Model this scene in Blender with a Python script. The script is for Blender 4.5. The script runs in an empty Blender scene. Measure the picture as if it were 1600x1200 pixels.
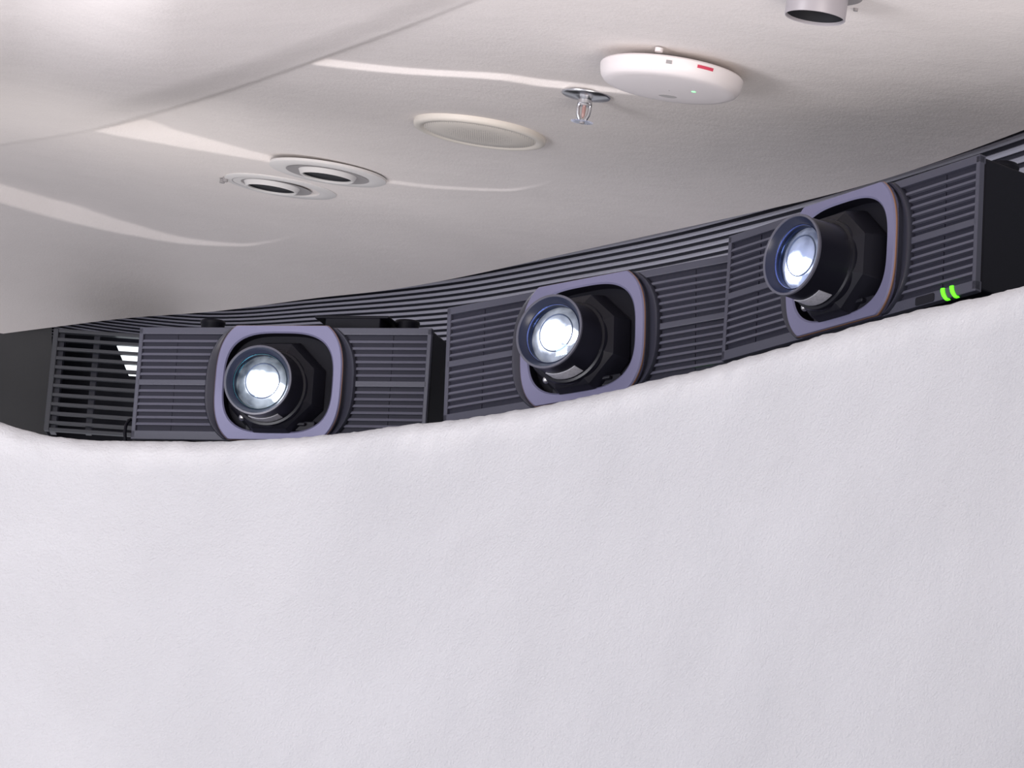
import bpy, bmesh, math, random
from mathutils import Vector, Matrix, noise
random.seed(4)
sc = bpy.context.scene
COL = sc.collection
R = math.radians
PI = math.pi

# ------------------------------------------------------------------ camera
F_PX = 4600.0
PHI, RHO = R(21.677), R(8.549)
CAM = Vector((0, 0, 1.5))
fwd = Vector((0, math.cos(PHI), math.sin(PHI)))
r0 = Vector((1, 0, 0)); u0 = r0.cross(fwd)
rt = r0 * math.cos(RHO) + u0 * math.sin(RHO)
up = -r0 * math.sin(RHO) + u0 * math.cos(RHO)
cd = bpy.data.cameras.new('camera'); cam = bpy.data.objects.new('camera', cd); COL.objects.link(cam)
cd.sensor_width = 36; cd.lens = F_PX / 1600 * 36; cd.clip_start = .05; cd.clip_end = 100
m = Matrix((rt, up, -fwd)).transposed().to_4x4(); m.translation = CAM
cam.matrix_world = m
sc.camera = cam

# ------------------------------------------------------------------ world, lights, exposure
w = bpy.data.worlds.new('world'); sc.world = w; w.use_nodes = True
w.node_tree.nodes['Background'].inputs['Color'].default_value = (.90, .91, 1.0, 1)
w.node_tree.nodes['Background'].inputs['Strength'].default_value = .49
def area(name, loc, target, size, power, color):
    l = bpy.data.lights.new(name, 'AREA'); l.size = size; l.energy = power; l.color = color
    o = bpy.data.objects.new(name, l); COL.objects.link(o); o.location = loc
    o.rotation_euler = (Vector(target) - Vector(loc)).to_track_quat('-Z', 'Y').to_euler()
    return o
area('floor_glow', (1.6, -.5, .3), (.8, 4.4, 3.6), 2.2, 150, (1, .92, .87))
area('room_light', (-1.8, 2.5, 2.4), (-1.0, 3.6, 4.2), 1.0, 46, (.95, .94, 1.0))
nl = area('niche_fill', (.15, 5.4, 3.1), (-.35, 5.5, 4.2), 2.0, 2.2, (.95, .94, 1.0)); nl.data.shape = 'RECTANGLE'; nl.data.size_y = .25; nl.rotation_euler = (PI, 0, R(-32))  # unseen fill added behind the projectors to brighten ceiling and ribs
area('left_niche_fill', tuple(CAM + (fwd - rt*.148 - up*.026)*5.6), (-1.0, 5.9, 4.6), .5, 1.6, (1, .96, .93))  # unseen fill below the parapet edge, added to brighten the left ceiling
sc.view_settings.view_transform = 'Standard'; sc.view_settings.look = 'None'
sc.view_settings.gamma = 1; sc.view_settings.use_curve_mapping = False
sc.view_settings.exposure = 0.0

# ------------------------------------------------------------------ helpers
def ray(px, py):
    return fwd + rt * ((px - 800) / F_PX) - up * ((py - 600) / F_PX)
def at(px, py, d):                      # point seen at a pixel of the photograph, d metres deep
    return CAM + ray(px, py) * d
def lerp(a, b, t): return a + (b - a) * t
def curve(pts):
    """smooth interpolation through (x, y...) knots (monotone cubic, linear outside)"""
    xs = [p[0] for p in pts]; ys = [p[1] for p in pts]; n = len(xs)
    d = [(ys[i+1] - ys[i]) / (xs[i+1] - xs[i]) for i in range(n-1)]
    mm = [d[0]] + [0 if d[i-1]*d[i] <= 0 else 2*d[i-1]*d[i]/(d[i-1]+d[i]) for i in range(1, n-1)] + [d[-1]]
    def f(x):
        if x <= xs[0]: return ys[0] + mm[0]*(x-xs[0])
        if x >= xs[-1]: return ys[-1] + mm[-1]*(x-xs[-1])
        i = max(k for k in range(n-1) if xs[k] <= x)
        h = xs[i+1]-xs[i]; t = (x-xs[i])/h
        return (2*t**3-3*t**2+1)*ys[i] + (t**3-2*t**2+t)*h*mm[i] + (-2*t**3+3*t**2)*ys[i+1] + (t**3-t**2)*h*mm[i+1]
    return f
def sstep(a, b, x):
    t = min(1, max(0, (x-a)/(b-a))); return t*t*(3-2*t)

class MB:
    def __init__(s): s.v = []; s.f = []
    def add(s, vs, fs):
        k = len(s.v); s.v += [tuple(v) for v in vs]; s.f += [tuple(i+k for i in f) for f in fs]; return s
    def box(s, x0, x1, y0, y1, z0, z1, M=None, ch=0):
        """box; ch cuts its eight corners' vertical edges with a chamfer seen from -y"""
        if ch:
            o = [(x0+ch, z0), (x1-ch, z0), (x1, z0+ch), (x1, z1-ch), (x1-ch, z1), (x0+ch, z1), (x0, z1-ch), (x0, z0+ch)]
            vs = [Vector((x, y0, z)) for x, z in o] + [Vector((x, y1, z)) for x, z in o]
            fs = [tuple(range(8)), tuple(range(15, 7, -1))] + [(i, i+8, (i+1) % 8+8, (i+1) % 8) for i in range(8)]
        else:
            vs = [Vector(p) for p in [(x0,y0,z0),(x1,y0,z0),(x1,y1,z0),(x0,y1,z0),(x0,y0,z1),(x1,y0,z1),(x1,y1,z1),(x0,y1,z1)]]
            fs = [(3,2,1,0),(4,5,6,7),(0,1,5,4),(1,2,6,5),(2,3,7,6),(3,0,4,7)]
        if M is not None: vs = [M @ v for v in vs]
        return s.add(vs, fs)
    def rings(s, rs, closed=False, cap0=False, cap1=False):
        n = len(rs[0]); vs = [p for r in rs for p in r]; fs = []
        m_ = len(rs)
        for i in range(m_ if closed else m_-1):
            a = i*n; b = ((i+1) % m_)*n
            for j in range(n): k = (j+1) % n; fs.append((a+j, a+k, b+k, b+j))
        if cap0: fs.append(tuple(range(n-1, -1, -1)))
        if cap1: fs.append(tuple((m_-1)*n + j for j in range(n)))
        return s.add(vs, fs)
    def lathe(s, prof, n=48, M=None, closed=False, cap0=False, cap1=False):
        """prof: (radius, z) about +z"""
        rs = []
        for r, z in prof:
            ring = [Vector((r*math.cos(2*PI*j/n), r*math.sin(2*PI*j/n), z)) for j in range(n)]
            if M is not None: ring = [M @ p for p in ring]
            rs.append(ring)
        return s.rings(rs, closed, cap0, cap1)
    def tube(s, pts, r, n=10):
        rs = []
        for i, p in enumerate(pts):
            p = Vector(p); t = (Vector(pts[min(i+1, len(pts)-1)]) - Vector(pts[max(i-1, 0)])).normalized()
            a = t.orthogonal().normalized() if i == 0 else (a - t*a.dot(t)).normalized()
            b = t.cross(a); rs.append([p + a*r*math.cos(2*PI*j/n) + b*r*math.sin(2*PI*j/n) for j in range(n)])
        return s.rings(rs, cap0=True, cap1=True)
    def build(s, name, mat, parent=None, smooth=False, bevel=0, props=None):
        me = bpy.data.meshes.new(name); me.from_pydata(s.v, [], s.f)
        bm = bmesh.new(); bm.from_mesh(me)
        bmesh.ops.recalc_face_normals(bm, faces=bm.faces); bm.to_mesh(me); bm.free()
        me.materials.append(mat)
        if smooth:
            me.polygons.foreach_set('use_smooth', [True]*len(me.polygons))
            if smooth is not True: me.set_sharp_from_angle(angle=R(smooth))
        o = bpy.data.objects.new(name, me); COL.objects.link(o)
        if parent: o.parent = parent
        if bevel:
            b = o.modifiers.new('bevel', 'BEVEL'); b.width = bevel; b.segments = 3; b.limit_method = 'ANGLE'; b.angle_limit = R(40)
        for k, v in (props or {}).items(): o[k] = v
        return o
def empty(name, M, label, cat, group=None):
    o = bpy.data.objects.new(name, None); COL.objects.link(o); o.matrix_world = M; o.empty_display_size = .05
    o['label'] = label; o['category'] = cat
    if group: o['group'] = group
    return o
def structure(o): o['kind'] = 'structure'; return o

def mat(name, col, rough=.5, metal=0, spec=.5, bump=None, vary=None, coat=0):
    """procedural material; bump=(scale, strength, detail), vary=(scale, amount)"""
    m = bpy.data.materials.new(name); m.use_nodes = True; nt = m.node_tree; p = nt.nodes['Principled BSDF']
    p.inputs['Base Color'].default_value = (*col, 1); p.inputs['Roughness'].default_value = rough
    p.inputs['Metallic'].default_value = metal; p.inputs['Specular IOR Level'].default_value = spec
    p.inputs['Coat Weight'].default_value = coat
    tc = nt.nodes.new('ShaderNodeTexCoord')
    if vary:
        n = nt.nodes.new('ShaderNodeTexNoise'); n.inputs['Scale'].default_value = vary[0]; n.inputs['Detail'].default_value = 5
        nt.links.new(tc.outputs['Object'], n.inputs['Vector'])
        r = nt.nodes.new('ShaderNodeValToRGB'); r.color_ramp.elements[0].position = .3; r.color_ramp.elements[1].position = .7
        r.color_ramp.elements[0].color = (*[c*(1-vary[1]) for c in col], 1); r.color_ramp.elements[1].color = (*[min(1, c*(1+vary[1]*.6)) for c in col], 1)
        nt.links.new(n.outputs['Fac'], r.inputs['Fac']); nt.links.new(r.outputs['Color'], p.inputs['Base Color'])
    if bump:
        prev = None
        for sca, st, det in (bump if isinstance(bump, list) else [bump]):
            n = nt.nodes.new('ShaderNodeTexNoise'); n.inputs['Scale'].default_value = sca; n.inputs['Detail'].default_value = det
            n.inputs['Roughness'].default_value = .6
            b = nt.nodes.new('ShaderNodeBump'); b.inputs['Strength'].default_value = 1; b.inputs['Distance'].default_value = st
            nt.links.new(tc.outputs['Object'], n.inputs['Vector']); nt.links.new(n.outputs['Fac'], b.inputs['Height'])
            if prev: nt.links.new(prev.outputs['Normal'], b.inputs['Normal'])
            prev = b
        nt.links.new(prev.outputs['Normal'], p.inputs['Normal'])
    return m
def emit(name, col, strength):
    m = bpy.data.materials.new(name); m.use_nodes = True; p = m.node_tree.nodes['Principled BSDF']
    p.inputs['Base Color'].default_value = (*col, 1); p.inputs['Emission Color'].default_value = (*col, 1); p.inputs['Emission Strength'].default_value = strength
    return m

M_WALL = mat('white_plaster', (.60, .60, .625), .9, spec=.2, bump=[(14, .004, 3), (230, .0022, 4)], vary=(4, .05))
M_CEIL = mat('ceiling_plaster', (.86, .80, .765), .9, spec=.2, bump=[(9, .0025, 3), (190, .0008, 3)], vary=(3.5, .035))
M_FRONT = mat('charcoal_plastic', (.064, .065, .092), .38, bump=(600, .0001, 2))
M_SLAT = mat('slat_plastic', (.11, .111, .15), .4, bump=(500, .0001, 2))
M_BODY = mat('black_housing', (.005, .005, .010), .55, spec=.22, bump=(400, .0001, 2))
M_DARK = mat('dark_interior', (.006, .006, .012), .6, spec=.3)
M_BACKING = mat('grille_backing_mesh', (.020, .020, .034), .6, spec=.3)
M_COLLAR = mat('collar_plastic', (.038, .039, .056), .33)
M_BEZEL = mat('lavender_bezel', (.205, .20, .32), .35, metal=.25, bump=(300, .00005, 2))
M_COPPER = mat('copper_edge', (.42, .23, .15), .4, metal=.4)
M_BARREL = mat('barrel_black', (.007, .007, .012), .3, spec=.35)
M_HOOD = mat('hood_rim', (.10, .10, .13), .35)
M_HOUSE = mat('lens_housing_plastic', (.010, .010, .016), .45, spec=.3)
M_CHROME = mat('chrome', (.7, .7, .72), .28, metal=1)
M_STICK = mat('silver_sticker', (.42, .42, .47), .4, vary=(260, .2))
M_RIB = mat('grey_ribs', (.50, .50, .58), .4, bump=(200, .0001, 2))
M_RIBBACK = mat('rib_backing', (.035, .036, .05), .6)
M_VENT = mat('vent_grey', (.075, .078, .09), .45)
M_PANEL = mat('dark_side_panel', (.034, .033, .034), .55, vary=(4, .25), bump=(20, .0015, 4))
M_TRIMW = mat('white_paint', (.78, .75, .73), .55, vary=(8, .03))
M_CREAM = mat('cream_plastic', (.80, .74, .66), .5)
M_APW = mat('white_plastic', (.86, .80, .79), .35)
M_GREYR = mat('grey_recess', (.34, .32, .32), .6)
M_HOLE = mat('black_hole', (.01, .01, .014), .7)

def glass_mat():
    m = bpy.data.materials.new('coated_glass'); m.use_nodes = True; nt = m.node_tree; nt.nodes.remove(nt.nodes['Principled BSDF'])
    out = nt.nodes['Material Output']; t = nt.nodes.new('ShaderNodeBsdfTransparent'); t.inputs['Color'].default_value = (.86, .9, 1, 1)
    g = nt.nodes.new('ShaderNodeBsdfGlossy'); g.inputs['Roughness'].default_value = .03; g.inputs['Color'].default_value = (.55, .75, 1, 1)
    f = nt.nodes.new('ShaderNodeFresnel'); f.inputs['IOR'].default_value = 1.7; x = nt.nodes.new('ShaderNodeMixShader')
    nt.links.new(f.outputs[0], x.inputs[0]); nt.links.new(t.outputs[0], x.inputs[1]); nt.links.new(g.outputs[0], x.inputs[2]); nt.links.new(x.outputs[0], out.inputs['Surface'])
    return m
M_GLASS = glass_mat()

# ------------------------------------------------------------------ ceiling: a plastered plane rising away from the room, with stepped recesses
AP_PX = (1050, 128); D_AP = 4.56
SA, CA = math.sin(R(8.8)), math.cos(R(8.8))
u_c = ((rt*SA + up*CA)*.995 + fwd*.101).normalized()     # out of the room, perpendicular to the ceiling
AP_P = at(*AP_PX, D_AP)
D0 = (AP_P - CAM).dot(u_c)
def plane_d(px, py): return D0 / max(.02, ray(px, py).dot(u_c))
def soft(d): return d if d < 6.3 else 6.3 + 1.3*(1-math.exp(-(d-6.3)/1.3))
edge_y = curve([(-700, 600), (-300, 562), (0, 522), (85, 511), (200, 497), (330, 487), (500, 465), (600, 454), (700, 437), (900, 393), (1100, 349), (1280, 308), (1378, 281), (1500, 240), (1600, 203), (2200, -30)])
r1_lo = curve([(-700, 180), (-300, 240), (0, 317), (100, 345), (200, 367), (300, 382), (375, 385), (430, 377), (480, 362)])
r1_bd = curve([(-700, 46), (0, 30), (100, 30), (200, 20), (300, 9), (400, 3.5), (480, 1)])
r2_lo = curve([(100, 190), (140, 203), (270, 228), (400, 250), (590, 284), (700, 296), (790, 299), (835, 292), (880, 276)])
r2_bd = curve([(100, 36), (235, 34), (270, 27), (345, 19), (415, 12), (590, 6), (700, 5), (790, 4), (880, 1)])
r3_lo = curve([(400, 84), (490, 101), (620, 115), (777, 125), (852, 136), (939, 143), (1020, 152), (1100, 160)])
r3_bd = curve([(400, 12), (515, 12), (700, 10), (850, 12), (950, 8), (1060, 2), (1100, 1)])
bk_y = curve([(-700, 330), (-300, 265), (0, 226), (140, 203), (250, 175), (370, 137), (490, 95), (600, 55), (740, 0), (950, -90), (1300, -260), (2200, -700)])
def relief(px, py):
    """depth added (+) or taken away (-) where the plaster steps up or swells down"""
    dd = 0
    for lo, bd, xa, xb, fade in ((r1_lo, r1_bd, 380, 500, 150), (r2_lo, r2_bd, 790, 890, 150), (r3_lo, r3_bd, 950, 1100, 110)):
        l = lo(px); s = l - py; b = max(1.0, bd(px))
        if s > 0 and px < xb:
            dd += .82*(soft(plane_d(px, l)) - soft(plane_d(px, max(py, l-b)))) * (1 - sstep(b, b+fade, s)) * (1 - sstep(xa, xb, px))
    s = bk_y(px) - py                               # the thick bulge nearer the camera
    if s > -2:
        w_ = sstep(20, 280, px)
        hb = (.010 + .02*sstep(0, 40, s))*w_ + .085*sstep(0, 200, s)*(.35 + .65*w_)
        hb *= 1 - sstep(560, 900, px)
        dd = lerp(dd, -hb/D0*plane_d(px, py), sstep(-2, 1, s))
    return dd
def ceil_d(px, py):
    return soft(plane_d(px, py)) + relief(px, py)
cx = [x for x in range(-700, -20, 20)] + [x for x in range(-20, 1640, 5)] + [x for x in range(1640, 2201, 20)]
vs, fs = [], []
top = -1500
NR = 320
for px in cx:
    e = edge_y(px)
    for j in range(NR):
        t = j/(NR-1)
        py = top + (e-top)*(t*1.0)
        if e > 0:    # put most of the rows into the frame
            py = top + (-10-top)*(t/.12) if t < .12 else -10 + (e+10)*((t-.12)/.88)
        vs.append(at(px, py, ceil_d(px, py)))
    d = ceil_d(px, e)
    vs.append(at(px, e-1, d+.03) + Vector((0, 0, .02))); vs.append(at(px, e-4, d+.06) + Vector((0, 0, .25)))
NV = NR+2
for i in range(len(cx)-1):
    for j in range(NV-1):
        a = i*NV+j; fs.append((a, a+1, a+NV+1, a+NV))
structure(MB().add(vs, fs).build('ceiling', M_CEIL, smooth=50))

# ------------------------------------------------------------------ parapet wall in front of the projectors
lip_y = curve([(-400, 560), (-150, 628), (0, 662), (40, 674), (80, 683), (140, 689), (200, 690), (300, 690), (400, 686), (500, 678), (600, 667), (700, 657), (800, 640), (900, 619), (1010, 596), (1100, 576), (1169, 556), (1272, 525.5), (1375, 497), (1440, 480), (1500, 467), (1600, 441), (2100, 315)])
lip_d = curve([(-400, 4.75), (0, 4.96), (200, 4.95), (440, 4.86), (917, 4.46), (1325, 4.02), (1600, 3.72), (2100, 3.2)])
prof = [(.30, -.09), (.12, -.09), (.10, -.06), (.075, -.012), (.055, -.0005), (.035, -.002), (.016, -.010), (.006, -.020), (.0005, -.032), (.0, -.045), (.002, -.075), (.006, -.12)]
for k in range(1, 30): prof.append((.006 - .001*k, -.12 - .045*k))
prof = prof[:9] + [(0, -.038), (0, -.045), (.0005, -.055), (.0014, -.065)] + prof[10:]
vs, fs = [], []
wx = list(range(-400, 2101, 6))
for i, px in enumerate(wx):
    P = at(px, lip_y(px), lip_d(px)); Q = at(px+5, lip_y(px+5), lip_d(px+5))
    t = (Q-P); t.z = 0; t.normalize(); back = Vector((-t.y, t.x, 0))
    if back.y < 0: back.negate()
    for k, (b, z) in enumerate(prof):
        p = P + back*b + Vector((0, 0, z+.0158))
        n1 = noise.noise(p*3.1)*.008 + noise.noise(p*9)*.0022
        if z > -.06: n1 += noise.noise(p*38)*.0022 + noise.noise(p*90)*.0012
        p += back*n1
        if z > -.05: p.z += noise.noise(p*45 + Vector((7, 1, 3)))*.0016 + noise.noise(p*110)*.0009 + noise.noise(p*11)*.001
        vs.append(p)
n = len(prof)
for i in range(len(wx)-1):
    for k in range(n-1):
        a = i*n+k; fs.append((a, a+1, a+n+1, a+n))
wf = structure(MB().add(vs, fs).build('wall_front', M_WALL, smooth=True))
at_ = wf.data.attributes.new('lip_highlight', 'FLOAT', 'POINT')     # bright light along the parapet's edge, painted into the plaster colour
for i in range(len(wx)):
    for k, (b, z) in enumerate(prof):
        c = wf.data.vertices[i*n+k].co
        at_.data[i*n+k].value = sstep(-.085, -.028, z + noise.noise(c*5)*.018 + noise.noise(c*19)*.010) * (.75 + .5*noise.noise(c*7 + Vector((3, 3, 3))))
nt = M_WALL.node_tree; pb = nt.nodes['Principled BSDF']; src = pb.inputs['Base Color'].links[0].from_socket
an = nt.nodes.new('ShaderNodeAttribute'); an.attribute_name = 'lip_highlight'
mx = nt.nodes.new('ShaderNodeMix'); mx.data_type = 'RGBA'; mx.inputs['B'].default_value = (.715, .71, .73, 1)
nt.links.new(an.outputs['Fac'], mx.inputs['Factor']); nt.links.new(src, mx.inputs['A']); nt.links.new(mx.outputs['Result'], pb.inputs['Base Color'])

# ------------------------------------------------------------------ ribbed wall behind, niche floor, side panel
back_y0 = curve([(-250, 395), (-100, 425), (0, 443), (100, 459), (200, 470), (330, 477), (500, 463), (700, 440), (900, 404), (1040, 376), (1140, 352), (1280, 314), (1450, 262), (1600, 212), (2100, 20)])
pitch = curve([(-250, 4), (100, 4.6), (330, 5.6), (500, 6.9), (700, 8.9), (900, 9.8), (1140, 11.4), (1400, 14.5), (1600, 18), (2100, 28)])
def back_d(px, j): return soft(plane_d(px, edge_y(px))) + .16 - .006*j
wall = MB(); vs, fs = [], []
bx = list(range(-250, 1751, 25))
for px in bx:
    for j in (-5, 0, 5, 10, 15, 22):
        vs.append(at(px, back_y0(px) + j*pitch(px), back_d(px, j)+.03))
    vs.append(at(px, back_y0(px)+32*pitch(px), back_d(px, 22)+.03))
for i in range(len(bx)-1):
    for j in range(6): a = i*7+j; fs.append((a, a+1, a+8, a+7))
wb = structure(wall.add(vs, fs).build('wall_back', M_RIBBACK, smooth=True))
for j in range(-2, 16):
    rs = []
    for px in bx:
        y = back_y0(px) + j*pitch(px); h = pitch(px)*.31; d = back_d(px, j)
        rs.append([at(px, y-h, d+.028), at(px, y-h*.8, d+.004), at(px, y, d), at(px, y+h*.8, d+.004), at(px, y+h, d+.028)])
    MB().rings(rs, cap0=True, cap1=True).build('rib', M_RIB, wb, smooth=35)

# ------------------------------------------------------------------ projectors
PW, PH, PDEP = .532, .200, .46
LX, LZ, LF = -.0054, -.0139, .1054
POSES = [  # yaw, pitch, roll, centre pixel, depth
    (16.069, 11.278, -1.976, 438.94, 600.87, 5.0742),
    (35.245, 6.457, -3.317, 917.01, 533.9, 4.6578),
    (55.882, 6.295, 2.596, 1325.26, 410.48, 4.2621)]
LABELS = [
    'black projector lowest in the row, beside the open slatted vent grille',
    'middle black projector of the three, its lens burning white between two slatted grilles',
    'black projector highest in the row, with two green lit bars on its lower corner']
def pose_matrix(yaw, pit, rol, px, py, d):
    Rm = Matrix.Rotation(-R(yaw), 3, 'Z') @ Matrix.Rotation(R(pit), 3, 'X') @ Matrix.Rotation(R(rol), 3, 'Y')
    M = Rm.to_4x4(); M.translation = at(px, py, d) - Rm @ Vector((0, 0, PH/2))
    return M
def sel(a, b, n_, clip, y, N=112, cx_=0, cz=0):
    out = []
    for i in range(N):
        t = 2*PI*i/N; c, s = math.cos(t), math.sin(t)
        x = a*math.copysign(abs(c)**(2/n_), c); z = b*math.copysign(abs(s)**(2/n_), s)
        out.append(Vector((x+cx_, y, max(-clip, min(clip, z))+cz+PH/2)))
    return out
AXIS = lambda y: Matrix.Translation((LX, y, LZ+PH/2)) @ Matrix.Rotation(R(90), 4, 'X')    # lathe z runs towards the viewer (-y)
Z = lambda z: z + PH/2

def lamp_material(name, spots, tint, base):
    """glass element lit from behind: bright spots at given (x, z) places fading outward"""
    m = bpy.data.materials.new(name); m.use_nodes = True; nt = m.node_tree; p = nt.nodes['Principled BSDF']
    p.inputs['Base Color'].default_value = (*base, 1); p.inputs['Roughness'].default_value = .12
    tc = nt.nodes.new('ShaderNodeTexCoord'); nz = nt.nodes.new('ShaderNodeTexNoise'); nz.inputs['Scale'].default_value = 60; nz.inputs['Detail'].default_value = 3
    nt.links.new(tc.outputs['Object'], nz.inputs['Vector'])
    tot = None
    for (x, z, r, k) in spots:
        v = nt.nodes.new('ShaderNodeVectorMath'); v.operation = 'DISTANCE'; v.inputs[1].default_value = (LX+x, 0, LZ+PH/2+z)
        mp = nt.nodes.new('ShaderNodeMapping'); mp.inputs['Scale'].default_value = (1, 0, 1)
        nt.links.new(tc.outputs['Object'], mp.inputs['Vector']); nt.links.new(mp.outputs[0], v.inputs[0])
        a = nt.nodes.new('ShaderNodeMath'); a.operation = 'MULTIPLY_ADD'; nt.links.new(nz.outputs['Fac'], a.inputs[0]); a.inputs[1].default_value = .012
        nt.links.new(v.outputs['Value'], a.inputs[2])
        b = nt.nodes.new('ShaderNodeMapRange'); b.interpolation_type = 'SMOOTHSTEP'
        b.inputs['From Min'].default_value = r*1.9+.006; b.inputs['From Max'].default_value = r*.75+.006
        b.inputs['To Min'].default_value = 0; b.inputs['To Max'].default_value = k
        nt.links.new(a.outputs[0], b.inputs['Value'])
        if tot is None: tot = b.outputs[0]
        else:
            s = nt.nodes.new('ShaderNodeMath'); s.operation = 'ADD'; nt.links.new(tot, s.inputs[0]); nt.links.new(b.outputs[0], s.inputs[1]); tot = s.outputs[0]
    n2 = nt.nodes.new('ShaderNodeTexNoise'); n2.inputs['Scale'].default_value = 38; n2.inputs['Detail'].default_value = 2
    nt.links.new(tc.outputs['Object'], n2.inputs['Vector'])
    g = nt.nodes.new('ShaderNodeMapRange'); g.inputs['From Min'].default_value = .35; g.inputs['From Max'].default_value = .7; g.inputs['To Min'].default_value = .04; g.inputs['To Max'].default_value = .32
    nt.links.new(n2.outputs['Fac'], g.inputs['Value'])
    s = nt.nodes.new('ShaderNodeMath'); s.operation = 'ADD'; nt.links.new(tot, s.inputs[0]); nt.links.new(g.outputs[0], s.inputs[1])
    p.inputs['Emission Color'].default_value = (*tint, 1); nt.links.new(s.outputs[0], p.inputs['Emission Strength'])
    return m

M_LED = emit('green_light', (.13, 1.0, .015), 1.25)
def arc_x(z, a=.131, b=.118, n_=2.7): return a*max(.02, 1-abs(z/b)**n_)**(1/n_)
SLOT = .0118
def make_projector(k):
    root = empty('projector', pose_matrix(*POSES[k]), LABELS[k], 'projector', 'projectors standing in the wall slot')
    hw, hh = PW/2, PH/2
    # body shell: open box behind the front, rounded vertical corners
    b = MB()
    o = [(-hw, .004), (-hw, PDEP-.02), (-hw+.02, PDEP), (hw-.02, PDEP), (hw, PDEP-.02), (hw, .004)]
    b.rings([[Vector((x, y, z)) for x, y in o] for z in (0.003, PH-.003)], cap0=True, cap1=True)
    b.build('body', M_BODY, root, bevel=.004)
    for i in range(6): MB().box(hw-.001, hw+.0015, .10+.0, .34, .03+i*.014, .036+i*.014).build('side_slat', M_BARREL, root)
    # front frame: bars round two grilles
    fr = MB(); T = .010
    zt = hh-.013; zb = zt - 14*SLOT - .006
    fr.box(-hw, hw, -T+.004, .006, Z(zt), Z(hh-.0005)); fr.box(-hw, hw, -T+.004, .006, Z(-hh), Z(zb))
    for s in (-1, 1):
        xa, xb = sorted((s*hw, s*(hw-.0075))); fr.box(xa, xb, -T+.004, .004, Z(-hh+.002), Z(hh-.002))
        zm = zt-7*SLOT
        xa, xb = sorted((s*(hw-.004), s*(arc_x(0)-.006))); fr.box(xa, xb, -T+.004, .004, Z(zm-.006-.0022), Z(zm+.0022))
    ff = fr.build('front_frame', M_FRONT, root, bevel=.0012)
    for s in (-1, 1):
        xa, xb = sorted((s*(hw-.003), s*.098)); MB().box(xa, xb, .0, .0035, Z(zb-.002), Z(zt+.002)).build('grille_backing', M_BACKING, root)
    for s in (-1, 1): MB().box(s*.196-.0010, s*.196+.0010, -.0015, .001, Z(zb), Z(zt)).build('grille_post', M_BACKING, ff)
    for g in range(2):
        for i in range(1, 7):
            z = zt - i*SLOT - g*(7*SLOT+.006)
            for s in (-1, 1):
                xa, xb = sorted((s*(hw-.006), s*(arc_x(z)-.003))); h = .0024
                vs_ = []
                for x in (xa, xb):
                    vs_ += [(x, -.0058, Z(z-h)), (x, -.0035, Z(z+h)), (x, .0005, Z(z+h)), (x, .0005, Z(z-h))]
                MB().add(vs_, [(0,1,2,3), (7,6,5,4), (0,4,5,1), (1,5,6,2), (2,6,7,3), (3,7,4,0)]).build('slat', M_SLAT, ff)
    # collar: swelling that carries the bezel
    co = MB().rings([sel(.136, .118, 2.7, .099, .004), sel(.136, .118, 2.7, .099, -.007), sel(.1335, .117, 2.7, .0985, -.0105), sel(.129, .115, 2.7, .098, -.0095),
                     sel(.121, .112, 2.8, .097, -.004), sel(.1155, .114, 3, .0975, -.003), sel(.1145, .117, 3, .0995, -.012)])
    col = co.build('collar', M_COLLAR, root, smooth=40)
    MB().rings([sel(.1146, .1180, 3, .1005, -.012), sel(.1152, .1183, 3, .1010, -.013), sel(.1152, .1183, 3, .1010, -.0158), sel(.1140, .1175, 3, .1005, -.0166)]).build('copper_edge', M_COPPER, col, smooth=True)
    MB().rings([sel(.1146, .1178, 3, .1005, -.008), sel(.1146, .1178, 3, .1005, -.0165), sel(.1125, .1165, 3, .0995, -.0185), sel(.100, .0895, 3.1, .1, -.0185), sel(.0978, .0868, 3.1, .1, -.0165)]).build('bezel', M_BEZEL, col, smooth=35)
    # cavity and lens housing
    MB().rings([sel(.0978, .0868, 3.1, .1, -.0164), sel(.0966, .0856, 3.1, .1, .0035)]).build('opening_wall', M_BODY, root, smooth=True)
    ho = MB()
    oc = lambda r_, y, zz=0: [Vector((LX+.001+r_/math.cos(PI/8)*math.cos(PI/8+i*PI/4), y, Z(LZ+zz)+r_/math.cos(PI/8)*math.sin(PI/8+i*PI/4))) for i in range(8)]
    ho.rings([oc(.055, -.050), oc(.074, -.034, .004), oc(.083, .0, .004), oc(.083, .004, .004)], cap0=True)
    ho.build('lens_housing', M_HOUSE, root, bevel=.0015)
    br = MB().box(-.055, .07, -.012, .003, Z(-.083), Z(-.066)); br.box(.0, .055, -.02, .0, Z(-.075), Z(-.069)); br.build('lens_bracket', M_HOUSE, root, bevel=.002)
    MB().lathe([(.0, .006), (.003, .0055), (.0052, .003), (.006, 0), (.0052, -.003), (.003, -.0055), (0, -.006)], 16, Matrix.Translation((-.055, -.030, Z(-.064)))).build('ball_stud', M_CHROME, root, smooth=True)
    MB().lathe([(.0028, -.006), (.0028, .026)], 10, Matrix.Translation((-.055, .0, Z(-.064))) @ Matrix.Rotation(R(90), 4, 'X'), cap1=True).build('stud_pin', M_DARK, root)
    # barrel
    A = AXIS(0)
    ba = MB().lathe([(.060, .030), (.0665, .034), (.068, .038), (.068, .043), (.0665, .0465), (.0625, .0475), (.0605, .055), (.0590, LF-.012), (.0595, LF-.004)], 72, A)
    barrel = ba.build('lens_barrel', M_BARREL, root, smooth=40)
    MB().lathe([(.0592, LF-.005), (.0604, LF-.003), (.0600, LF), (.0570, LF+.0004), (.0560, LF-.002)], 72, A).build('hood_rim', M_HOOD, barrel, smooth=40)
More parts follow.
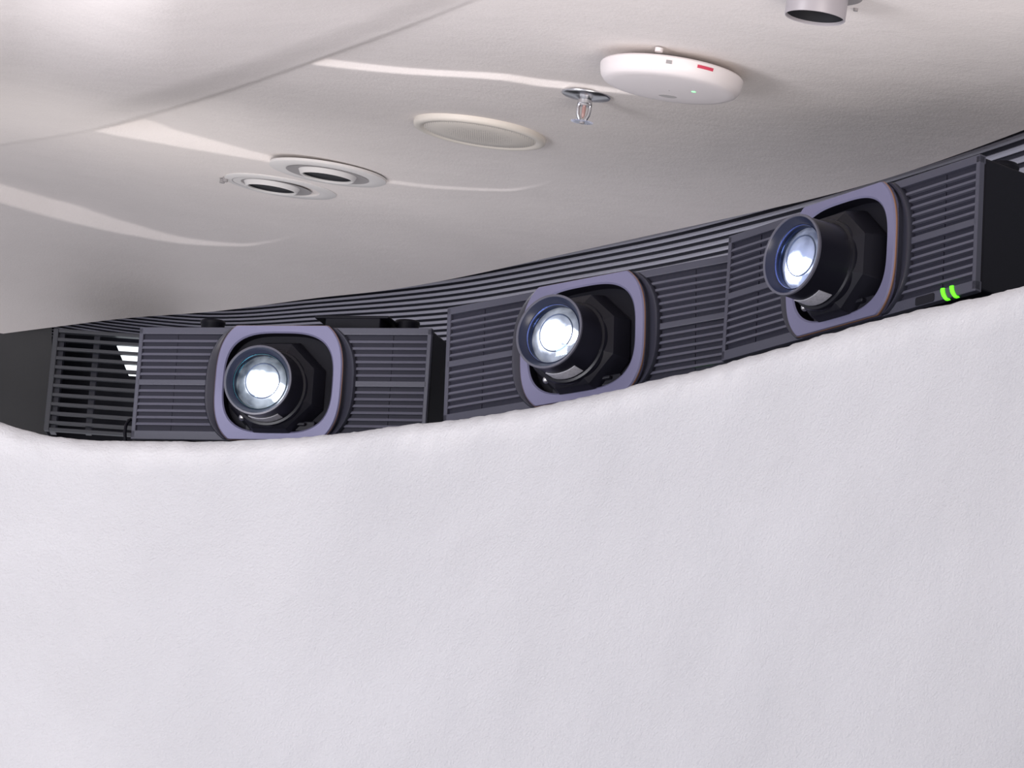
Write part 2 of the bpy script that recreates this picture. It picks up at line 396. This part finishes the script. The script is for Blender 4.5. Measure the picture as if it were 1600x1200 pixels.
    MB().lathe([(.0562, LF-.001), (.0500, LF-.011), (.0485, LF-.012), (.0485, LF-.0145), (.0468, LF-.015), (.0468, LF-.030)], 72, A).build('hood_cone', mat('hood_cone_%d' % k, (.018, .022, .045), .3, spec=.4), barrel, smooth=35)
    MB().lathe([(.0486, LF-.0145), (.0476, LF-.0118), (.0470, LF-.0142)], 64, A).build('retaining_ring', mat('ring_coat_%d' % k, (.10, .34, .40) if k == 0 else (.16, .20, .45), .2, metal=.8), barrel, smooth=40)
    MB().lathe([(.0002, LF-.006), (.012, LF-.0065), (.024, LF-.0085), (.035, LF-.0118), (.043, LF-.0148), (.0468, LF-.0168)], 64, A).build('front_glass', M_GLASS, barrel, smooth=True)
    spots = [[(-.008, -.001, .013, 5), (.012, -.006, .014, 5), (.027, -.011, .009, 5), (.030, -.026, .005, 6), (.008, -.006, .026, .5)], [(-.006, -.001, .0165, 5), (.027, -.006, .009, 8), (0, -.002, .030, .35)], [(-.012, -.014, .014, 9), (.012, -.016, .008, 5), (-.002, -.008, .028, .35)]][k]
    lm = lamp_material('lit_lens_%d' % k, spots, [(.93, .97, 1), (.95, .97, 1), (.80, .84, 1)][k], [(.03, .04, .05), (.08, .08, .11), (.10, .10, .15)][k])
    MB().lathe([(.0002, LF-.0145), (.014, LF-.0152), (.028, LF-.0175), (.039, LF-.021), (.0466, LF-.026)], 64, A).build('lamp_lens', lm, barrel, smooth=True)
    MB().lathe([(.0290, LF-.0185), (.0300, LF-.0162), (.0312, LF-.0184)], 64, A @ Matrix.Translation((0.003, 0.002, .001))).build('inner_ring', M_HOOD, barrel, smooth=True)
    # silver sticker wrapped low on the barrel's rear
    rs = []
    for i in range(9):
        t = R(-112 + i*6.5); rs.append([A @ Vector((r_*math.cos(t), r_*math.sin(t), zz)) for r_, zz in ((.0612, .051), (.0600, .075), (.0612, .075), (.0622, .051))])
    MB().rings(rs, cap0=True, cap1=True).build('sticker', M_STICK, barrel)
    # feet on top, feet below
    for s in (-1, 1):
        MB().lathe([(.021, 0), (.021, .036), (.0225, .038), (.0225, .042), (.021, .044)], 28, Matrix.Translation((s*.181, .126, PH-.003)), cap1=True).build('foot', M_BODY, root, smooth=40)
        MB().lathe([(.014, .004), (.014, -.03), (.019, -.034), (.019, -.042)], 20, Matrix.Translation((s*.2, .08, 0)), cap1=True).build('foot', M_BODY, root, smooth=40)
        MB().lathe([(.014, .004), (.014, -.03), (.019, -.034), (.019, -.042)], 20, Matrix.Translation((s*.2, .38, 0)), cap1=True).build('foot', M_BODY, root, smooth=40)
    # status lights and remote window
    for i in range(2):
        x = .2035 + i*.0175
        pts = [Vector((x + .0085*t*t, -.0072 + .003*max(0, t-.6), Z(-hh+.0158 - .018*t))) for t in [j/8 for j in range(9)]]
        MB().rings([[p + Vector((dx, dy, 0)) for dx, dy in ((-.0034, .004), (-.0034, -.0005), (0, -.0016), (.0034, -.0005), (.0034, .004))] for p in pts], cap0=True, cap1=True).build('status_light', M_LED, root)
    MB().box(.150, .187, -.0068, .0, Z(-hh+.001), Z(-hh+.0135), ch=.002).build('sensor_window', M_DARK, root)
    if k == 0:
        MB().box(.055, .155, .05, .12, PH-.003, PH+.030).box(.035, .17, .05, .14, PH+.029, PH+.034).build('mounting_bracket', M_BODY, root, bevel=.002)
    return root
projectors = [make_projector(k) for k in range(3)]

# niche floor under the projectors and a pale unseen deck, added to block and bounce light
def bottom(k, x, y): return projectors[k].matrix_world @ Vector((x, y, -.042))
bpy.context.view_layer.update()
st = [bottom(0, -.8, 0), bottom(0, -.3, 0), bottom(0, .25, 0), bottom(1, -.25, 0), bottom(1, .25, 0), bottom(2, -.25, 0), bottom(2, .3, 0), bottom(2, .5, 0)]
st2 = [bottom(0, -.8, .55), bottom(0, -.3, .55), bottom(0, .25, .55), bottom(1, -.2, .55), bottom(1, .25, .55), bottom(2, -.25, .55), bottom(2, .3, .55), bottom(2, .5, .55)]
vs = []
for a, b in zip(st, st2):
    vs += [a + (a-b)*.0 + Vector((0, 0, -.001)), b + Vector((0, 0, -.001))]
for a, b in zip(st, st2): vs += [a + Vector((0, 0, -.03)), b + Vector((0, 0, -.03))]
n = len(st); fs = []
for i in range(n-1):
    a = 2*i; fs += [(a, a+2, a+3, a+1), (a+2*n, a+1+2*n, a+3+2*n, a+2+2*n), (a, a+2*n, a+2+2*n, a+2), (a+1, a+3, a+3+2*n, a+1+2*n)]
structure(MB().add(vs, fs).build('floor', M_RIBBACK))

vs = []
dk = list(range(-350, 1701, 25))
for px in dk:
    P = at(px, lip_y(px), lip_d(px)); Q = at(px, back_y0(px)+32*pitch(px), back_d(px, 22)+.03)
    q = Vector((Q.x, Q.y, P.z-.16)); a = Vector((P.x, P.y, P.z-.16)); a += (q-a).normalized()*.30
    vs += [a, q + (q-a).normalized()*.25]
structure(MB().add(vs, [(2*i, 2*i+2, 2*i+3, 2*i+1) for i in range(len(dk)-1)]).build('floor_deck', M_WALL))
# ------------------------------------------------------------------ slatted vent box at the dark end, with a lit tube behind it
VX = Matrix.Rotation(R(0), 4, 'Z') @ Matrix.Rotation(R(8), 4, 'X') @ Matrix.Rotation(R(-4.8), 4, 'Y'); VD = ceil_d(79, 511) - .30; VX.translation = at(79, 592, VD)
mpx = VD/F_PX
vent = empty('vent_grille', VX, 'dark slatted vent grille beside the lowest projector, white light behind its upper slats', 'vent')
v = MB(); hz = 82*mpx; wv = 190*mpx
v.box(-3*mpx, 5*mpx, 0, .02, -hz, hz); v.box(5*mpx, wv, 0, .02, hz-6*mpx, hz); v.box(5*mpx, wv, 0, .02, -hz, -hz+5*mpx)
vf = v.build('vent_frame', M_VENT, vent, bevel=.002)
MB().box(5*mpx, 14*mpx, .016, .05, -hz, hz).box(60*mpx, 69*mpx, .02, .045, -hz+2*mpx, hz-2*mpx).build('vent_post', M_COLLAR, vf)
for i in range(10):
    z = hz - (17 + i*14.85)*mpx
    MB().box(4*mpx, wv, .0015, .014, z-2.6*mpx, z+2.6*mpx).build('slat', M_VENT, vf, bevel=.001)
MB().box(0, wv, .22, .225, -hz, hz).box(-3*mpx, 0, .02, .22, -hz, hz).box(-3*mpx, wv, .02, .22, hz-.004, hz).build('vent_box', M_DARK, vent)
LT = VX @ Matrix.Translation((-9*mpx, .032, 0))
vs = [(102*mpx, .0, hz-12*mpx), (210*mpx, 0, hz-12*mpx), (210*mpx, 0, hz-62*mpx), (127*mpx, 0, hz-62*mpx)]
vs = vs + [(x, .012, z) for x, y, z in vs]
tl = MB().add(vs, [(3,2,1,0), (4,5,6,7), (0,1,5,4), (1,2,6,5), (2,3,7,6), (3,0,4,7)]).build('light_panel', emit('cool_white', (.9, .96, 1), 1.3))
tl.matrix_world = LT; tl['label'] = 'white lit panel showing between the upper slats of the dark vent'; tl['category'] = 'light'
# side panel closing the niche
vs = []
for px in (-300, -150, 0, 81):
    for y, dd in ((edge_y(px)-6, 0), (lip_y(px)+40, 0)):
        vs.append(at(px, y, VD+.325))
        vs.append(at(px, y, VD+.365))
fs = []
for i in range(3):
    a = 4*i; fs += [(a, a+4, a+6, a+2), (a+1, a+3, a+7, a+5), (a, a+1, a+5, a+4), (a+2, a+6, a+7, a+3)]
structure(MB().add(vs, fs).build('wall_left', M_PANEL))
cb = MB().tube([at(*p) for p in [(206, 655, 5.2), (201, 657, 5.2), (197, 664, 5.19), (195, 675, 5.18), (196, 690, 5.18), (200, 705, 5.18)]], .003).build('cable', M_BODY, smooth=True)
cb['label'] = 'short black cable looping down at the lower corner of the lowest projector'; cb['category'] = 'cable'

# ------------------------------------------------------------------ ceiling fixtures
def on_ceiling(px, py, drop=0):
    """frame on the ceiling: z points down out of it, x runs along it to the right in view, y towards the camera"""
    P = at(px, py, soft(plane_d(px, py)))
    z = -u_c; x = (rt - z*rt.dot(z)).normalized(); y = z.cross(x)
    M = Matrix((x, y, z)).transposed().to_4x4(); M.translation = P - u_c*drop
    return M
# sign of y: make +y run towards the camera
# access point
M = on_ceiling(1052, 99, 0)
ap = empty('wireless_access_point', M, 'white round wireless access point hanging under the ceiling, green light and red mark', 'access point')
MB().lathe([(.055, 0), (.055, .016)], 40, cap0=True).build('mount_plate', M_GREYR, ap)
ra = .1105
MB().lathe([(.060, .014), (.100, .012), (ra-.004, .0125), (ra-.002, .015), (ra-.0025, .022), (ra-.005, .031), (ra-.009, .0365), (ra-.014, .0392), (ra-.024, .0405), (.05, .0415), (.001, .042)], 96).build('shell', M_APW, ap, smooth=35)
def ysign(M): return 1 if (CAM - M.translation).dot(M.to_3x3() @ Vector((0, 1, 0))) > 0 else -1
ys = ysign(M)
MB().lathe([(.0035, 0), (.0035, .0012), (.002, .0016)], 16, Matrix.Translation((.036, ys*.016, .0407)), cap1=True).build('status_light', emit('soft_green', (.25, 1, .35), 1.6), ap)
MB().lathe([(.012, 0), (.0115, .0014)], 24, Matrix.Translation((.0, -ys*.045, .0404)) @ Matrix.Diagonal((1.2, .9, 1, 1)), cap1=True).build('emblem', mat('emblem_grey', (.50, .47, .46), .4), ap)
def side_patch(name, m_, a0, a1, z0, z1):
    rs = []
    for i in range(9):
        t = lerp(a0, a1, i/8)
        rs.append([Vector((r_*math.cos(t), r_*math.sin(t), z)) for r_, z in ((ra-.006, z0), (ra-.0014, z0), (ra-.0022, z1), (ra-.008, z1))])
    return MB().rings(rs, cap0=True, cap1=True).build(name, m_, ap)
side_patch('red_mark', mat('red', (.62, .05, .10), .5), ys*R(72), ys*R(58), .019, .0235)
side_patch('screw_hole', M_GREYR, ys*R(97), ys*R(92.5), .020, .025)
MB().lathe([(.006, 0), (.006, .006)], 14, Matrix.Translation((-.026, ys*.098, .002)), cap1=True).build('latch', M_APW, ap, smooth=40)

# sprinkler
M = on_ceiling(916, 147)
sp = empty('fire_sprinkler', M, 'chrome fire sprinkler head hanging from a round flange', 'sprinkler')
MB().lathe([(.040, .000), (.0405, .002), (.038, .0045), (.024, .0065), (.014, .009), (.0115, .010)], 48).build('flange', M_CHROME, sp, smooth=True)
MB().lathe([(.0115, .006), (.0115, .016), (.009, .017), (.009, .020)], 20, cap1=True).build('body', M_CHROME, sp, smooth=30)
for s in (-1, 1):
    MB().tube([(s*.0085, 0, .014), (s*.0098, 0, .024), (s*.0085, 0, .034), (s*.005, 0, .042), (s*.002, 0, .045)], .0030, 8).build('yoke_arm', M_CHROME, sp, smooth=True)
MB().lathe([(.0028, .018), (.0033, .025), (.0028, .036), (.001, .040)], 14).build('bulb', mat('bulb_liquid', (.40, .24, .22), .15), sp, smooth=True)
dv = MB(); pr = []
nt_ = 24
for (zz, f0) in ((.0455, 1), (.0468, 1)):
    ring = []
    for i in range(nt_*4):
        r_ = .0185 if (i % 4) < 2 else .0125
        ring.append(Vector((r_*math.cos(2*PI*i/(nt_*4)), r_*math.sin(2*PI*i/(nt_*4)), zz)))
    pr.append(ring)
dv.rings(pr, cap0=True, cap1=True).build('deflector', mat('steel_bright', (.75, .78, .9), .3, metal=.8), sp)
MB().lathe([(.0042, .044), (.0042, .049)], 16, cap1=True).build('deflector_nut', M_GREYR, sp)

# ceiling speaker
M = on_ceiling(750, 203.5)
cs = empty('ceiling_speaker', M, 'cream round ceiling speaker with perforated grille, nearest the sprinkler', 'speaker')
MB().lathe([(.1185, -.002), (.1185, .005), (.1170, .0085), (.112, .0105), (.104, .0100), (.1015, .0075), (.100, .007)], 96).build('rim', M_CREAM, cs, smooth=True)
def perforated():
    m = mat('perforated_cream', (.80, .74, .66), .55); nt = m.node_tree; p = nt.nodes['Principled BSDF']
    tc = nt.nodes.new('ShaderNodeTexCoord'); vo = nt.nodes.new('ShaderNodeTexVoronoi'); vo.inputs['Scale'].default_value = 260; vo.inputs['Randomness'].default_value = .15
    r = nt.nodes.new('ShaderNodeValToRGB'); r.color_ramp.elements[0].position = .22; r.color_ramp.elements[1].position = .34
    r.color_ramp.elements[0].color = (.42, .38, .34, 1); r.color_ramp.elements[1].color = (.82, .76, .68, 1)
    nt.links.new(tc.outputs['Object'], vo.inputs['Vector']); nt.links.new(vo.outputs['Distance'], r.inputs['Fac']); nt.links.new(r.outputs['Color'], p.inputs['Base Color'])
    return m
MB().lathe([(.1018, .006), (.098, .0085), (.06, .0108), (.001, .012)], 96).build('grille', perforated(), cs, smooth=True)

# two recessed downlights
for k, (px, py, lab) in enumerate([(425, 289, 'recessed downlight in grey ring, two screw holes beside it, the lower of the pair'), (512, 270.5, 'recessed downlight with bright white inner lip, the upper of the pair near the plaster step')]):
    M = on_ceiling(px, py)
    dl = empty('downlight', M, lab, 'downlight', 'paired round downlights')
    ox = -.006 if k == 0 else .0
    MB().lathe([(.119, -.004), (.119, .001), (.116, .0028), (.088, .0034), (.084, .0028), (.083, -.001)], 72, Matrix.Translation((.018 if k == 0 else -.01, 0, 0)) if k == 0 else Matrix.Identity(4)).build('trim_ring', M_TRIMW, dl, smooth=40)
    MB().lathe([(.0845, .0030), (.075, .001), (.060, .0005), (.050, .000)], 72, Matrix.Translation((.0, 0, .0005)) ).build('recess', M_GREYR, dl, smooth=True)
    MB().lathe([(.060, .000), (.0545, .0095), (.0525, .0105), (.0495, .009), (.0485, -.03)], 64).build('inner_lip', M_TRIMW, dl, smooth=40)
    MB().lathe([(.0490, .0065), (.0480, .003), (.001, .001)], 48).build('aperture', M_HOLE, dl)
    if k == 0:
        for dx, dy in ((-.098, .004), (-.107, -.02)):
            MB().lathe([(.006, 0), (.0055, .009)], 14, Matrix.Translation((dx, dy*ysign(M), 0)), cap1=True).build('screw_hole', M_GREYR, dl)

# cylinder spotlight at the top edge
M = on_ceiling(1279, -12)
cl = empty('cylinder_spotlight', M, 'grey tube spotlight with black opening, at the picture edge above the access point', 'spotlight')
MB().lathe([(.0585, -.003), (.0585, .002), (.056, .003), (.03, .003)], 64).build('flange', M_GREYR, cl, smooth=40)
MB().lathe([(.040, .001), (.040, .034), (.0392, .035), (.0378, .034), (.0370, .008), (.001, .006)], 64).build('tube', mat('grey_tube', (.40, .37, .39), .4), cl, smooth=40)
MB().lathe([(.0372, .031), (.0366, .0105), (.001, .010)], 48).build('reflector', M_HOLE, cl, smooth=40)
MB().lathe([(.0032, -.002), (.0030, .004)], 14, Matrix.Translation((.056, ysign(M)*-.055, 0)), cap1=True).build('screw', M_GREYR, cl)
